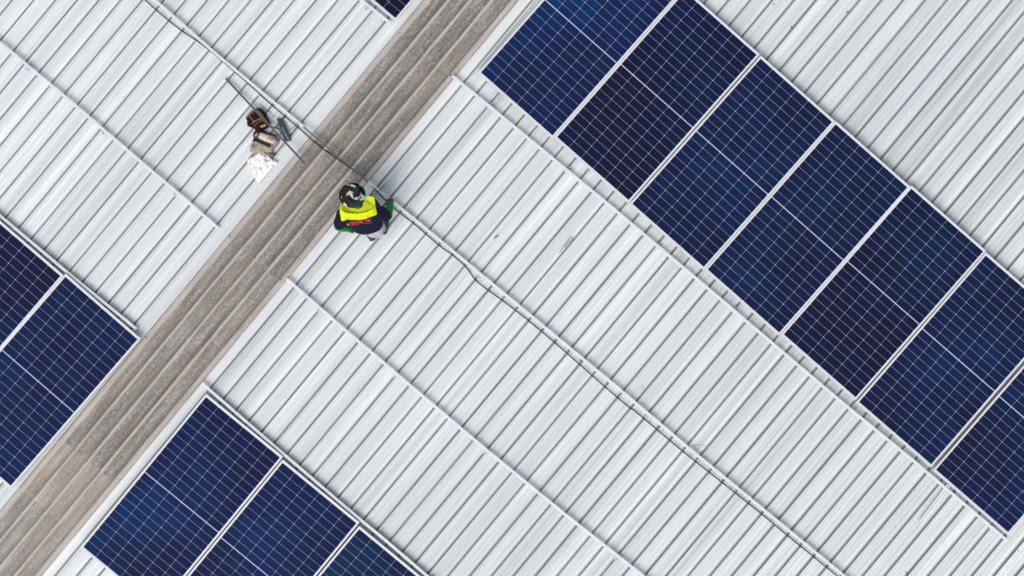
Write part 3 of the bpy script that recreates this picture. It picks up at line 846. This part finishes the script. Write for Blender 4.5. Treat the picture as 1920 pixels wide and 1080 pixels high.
# shoes
for hl, to, an in ((W(699, 449, .03), W(689, 427, .03), anL), (W(719.5, 437, .03), W(721.5, 414, .03), anR)):
    d = (to - hl).normalized(); n = V((d.y, -d.x, 0)); up = V((0, 0, 1))
    bm = bmesh.new()
    loft(bm, [(hl + up * .015, n * .030, up * .030), (hl + d * .04 + up * .03, n * .036, up * .045), (hl + d * .13 + up * .022, n * .038, up * .036), (hl + d * .21 + up * .012, n * .046, up * .026), (hl + d * .26 + up * .004, n * .030, up * .016)], 20, .8)
    cap(bm, hl + d * .045 + up * .04, an, .042, .040)
    sh = fuse('shoe', bm, [M_SHOE2], .005, person, 3)
    bm = bmesh.new()
    for q, w_ in ((0.0, .034), (.10, .038), (.20, .047), (.25, .038)): pass
    ring = []
    for t_, w_ in ((-.012, .018), (.0, .034), (.10, .041), (.20, .049), (.25, .040), (.275, .018)): ring.append((t_, w_))
    lo = [bm.verts.new(hl + d * t_ + n * w_ - up * .028) for t_, w_ in ring] + [bm.verts.new(hl + d * t_ - n * w_ - up * .028) for t_, w_ in ring[::-1]]
    hi = [bm.verts.new(v.co + up * .026) for v in lo]
    bm.faces.new(lo[::-1]); bm.faces.new(hi)
    for i in range(len(lo)): bm.faces.new((lo[i], lo[(i + 1) % len(lo)], hi[(i + 1) % len(lo)], hi[i]))
    so = mesh_obj('sole', bm, M_SHOE); so.parent = sh; so.matrix_parent_inverse = Matrix.Identity(4)
    so.matrix_parent_inverse = Matrix.Identity(4)
    pass
# camouflage hat: stitched crown and drooping brim
def camo():
    m = mat('camouflage_cloth', rough=.85, spec=.15); N = NT(m)
    def blot(sc_, off, lo): return N.math('GREATER_THAN', N.noise(N.mapping((sc_, sc_ * 1.5, sc_), (off, off * 2, off)), 1, 1.4, .45, .9), lo)
    c = N.mix(blot(8.5, 3.0, .49), (.035, .014, .012, 1), (.005, .048, .034, 1))
    c = N.mix(blot(10, 8.3, .555), c, (.006, .006, .007, 1))
    c = N.mix(blot(9, 15.1, .60), c, (.46, .55, .53, 1))
    N.color(c); N.bump(N.noise(N.mapping((120, 120, 120)), 1, 2), .15, .002)
    return m
M_CAMO = camo()
hc = W(659.0, 364.2, 1.02)
tilt = Matrix.Rotation(R(-9), 4, 'X') @ Matrix.Rotation(R(-7), 4, 'Y')
hat_e = bpy.data.objects.new('hat', None)
bm = bmesh.new()
seg = 56
prof = [(.131, -.052), (.134, -.050), (.128, -.040), (.114, -.016), (.103, .004), (.0965, .012), (.0955, .020), (.0945, .046), (.091, .072), (.086, .084), (.082, .0865), (.077, .086), (.040, .091), (.002, .092)]
rings = []
for r, z in prof:
    ring = []
    for i in range(seg):
        a = 2 * math.pi * i / seg
        rr = r * (1 + .035 * math.cos(2 * a)) ; zz = z
        if r > .10: zz += .010 * math.sin(2 * a + .6) * (r - .10) / .03 + .004 * math.sin(5 * a) * (r - .10) / .03
        else: zz += .002 * math.sin(3 * a + z * 40)
        ring.append(bm.verts.new(V((rr * math.cos(a), rr * math.sin(a), zz)) + V((-.006, .004, 0)) * max(0, z * 12)))
    rings.append(ring)
for a, b in zip(rings, rings[1:]):
    for i in range(seg): bm.faces.new((a[i], a[(i + 1) % seg], b[(i + 1) % seg], b[i]))
bm.faces.new(rings[-1])
hat = mesh_obj('hat', bm, M_CAMO, None, True)
hat['label'] = 'camouflage bucket hat with green, brown, black and pale patches'
sol = hat.modifiers.new('thick', 'SOLIDIFY'); sol.thickness = .003
hat.parent = person; hat.matrix_parent_inverse = Matrix.Translation(person.location).inverted()
hat.location = hc; hat.rotation_euler = (R(-10), R(-6), 0)
# seams on the hat
bm = bmesh.new()
for r, z in ((.0975, .012), (.0875, .0845)):
    pts = [V((r * (1 + .035 * math.cos(2 * a)) * math.cos(a) - .006 * max(0, z * 12), r * (1 + .035 * math.cos(2 * a)) * math.sin(a) + .004 * max(0, z * 12), z + .002 * math.sin(3 * a + z * 40))) for a in [2 * math.pi * i / 40 for i in range(41)]]
    sweep(bm, pts, circ(.0016, 5), False)
mesh_obj('seam', bm, M_HAIR, hat, True)
for x in [o for o in bpy.data.objects if o.name == 'hat' and o.type == 'EMPTY']: bpy.data.objects.remove(x)
# chest print on the back of the shirt, laid on the cloth
dg = bpy.context.evaluated_depsgraph_get()
bms = bmesh.new(); bms.from_mesh(shirt.data); tsh = bvhtree.BVHTree.FromBMesh(bms); bms.free()
def print_on_back(items, name):
    bm = bmesh.new()
    for txt, x, y, size, rot, sx in items:
        if txt:
            cu = bpy.data.curves.new('t', 'FONT'); cu.body = txt; cu.size = size; cu.align_x = 'CENTER'; cu.offset = .0018; cu.resolution_u = 2
            to = bpy.data.objects.new('t', cu); COL.objects.link(to)
            me = bpy.data.meshes.new_from_object(to.evaluated_get(bpy.context.evaluated_depsgraph_get()))
            b2 = bmesh.new(); b2.from_mesh(me)
            bpy.data.objects.remove(to)
        else:
            b2 = bmesh.new(); box(b2, (0, 0, 0), (size, .0055, .0001))
            for f in [f for f in b2.faces if f.normal.z < .5]: b2.faces.remove(f)
        bmesh.ops.triangulate(b2, faces=b2.faces)
        bmesh.ops.subdivide_edges(b2, edges=b2.edges, cuts=1)
        p = W(x, y, .62)
        mp = {}
        for v in b2.verts:
            q = Matrix.Rotation(R(rot), 3, 'Z') @ Vector((v.co.x * sx, v.co.y, 0))
            q = Vector((p.x + q.x, p.y + q.y, 3))
            h = tsh.ray_cast(q, Vector((0, 0, -1)))[0]
            mp[v] = bm.verts.new(Vector((q.x, q.y, (h.z if h else .5) + .0022)))
        for f in b2.faces:
            try: bm.faces.new([mp[v] for v in f.verts])
            except ValueError: pass
        b2.free()
    o = mesh_obj(name, bm, M_RED)
    o.parent = shirt
    o.matrix_parent_inverse = Matrix.Identity(4)
    return o
print_on_back([('PTN', 661.2, 421.2, .036, 9, 1.1), ('Solar', 676.0, 418.2, .036, 8, 1.0), ('Cell', 690.5, 415.8, .036, 3, 1.1)] +
              [('', 657.5 + k * 2.2 + (1.2 if k % 5 == 4 else 0), 423.0 - k * .33, random.choice((.008, .010, .006)), 8, 1) for k in range(8)] +
              [('', 674 + k * 2.3, 419.6 - k * .12, random.choice((.008, .010, .006)), 3, 1) for k in range(11)], 'lettering')

# ------------------------------------------------------------------ world, light, camera
w = bpy.data.worlds.new("World"); sc.world = w; w.use_nodes = True
nt = w.node_tree
sky = nt.nodes.new('ShaderNodeTexSky'); sky.sky_type = 'NISHITA'; sky.sun_disc = False
SUN_EL, SUN_AZ = 58.0, 205.0        # azimuth: clockwise from +Y
sky.sun_elevation = R(SUN_EL); sky.sun_rotation = R(SUN_AZ)
sky.air_density = 1.0; sky.dust_density = 4.5; sky.ozone_density = 1.0
bg = nt.nodes['Background']; bg.inputs['Strength'].default_value = .15
hs_ = nt.nodes.new('ShaderNodeHueSaturation'); hs_.inputs['Saturation'].default_value = .42      # thin high overcast greys the sky
nt.links.new(sky.outputs[0], hs_.inputs['Color']); nt.links.new(hs_.outputs[0], bg.inputs['Color'])
sl = bpy.data.lights.new('sun', 'SUN'); sl.energy = 1.15; sl.angle = R(38); sl.color = (1, .965, .92)
so_ = bpy.data.objects.new('sun', sl); link(so_)
dirv = V((math.sin(R(SUN_AZ)) * math.cos(R(SUN_EL)), math.cos(R(SUN_AZ)) * math.cos(R(SUN_EL)), math.sin(R(SUN_EL))))
so_.rotation_euler = dirv.to_track_quat('Z', 'Y').to_euler(); so_.location = dirv * 30
cam = bpy.data.cameras.new('camera'); cam.sensor_width = 36; cam.lens = 36 / (2 * (960 / K) / CAMZ); cam.clip_end = 500
co = bpy.data.objects.new('camera', cam); link(co); co.location = (0, 0, CAMZ); sc.camera = co
sc.view_settings.view_transform = 'Standard'; sc.view_settings.look = 'None'; sc.view_settings.gamma = 1
sc.view_settings.exposure = 0.0
# every sub-part placed in world space keeps its place
bpy.context.view_layer.update()
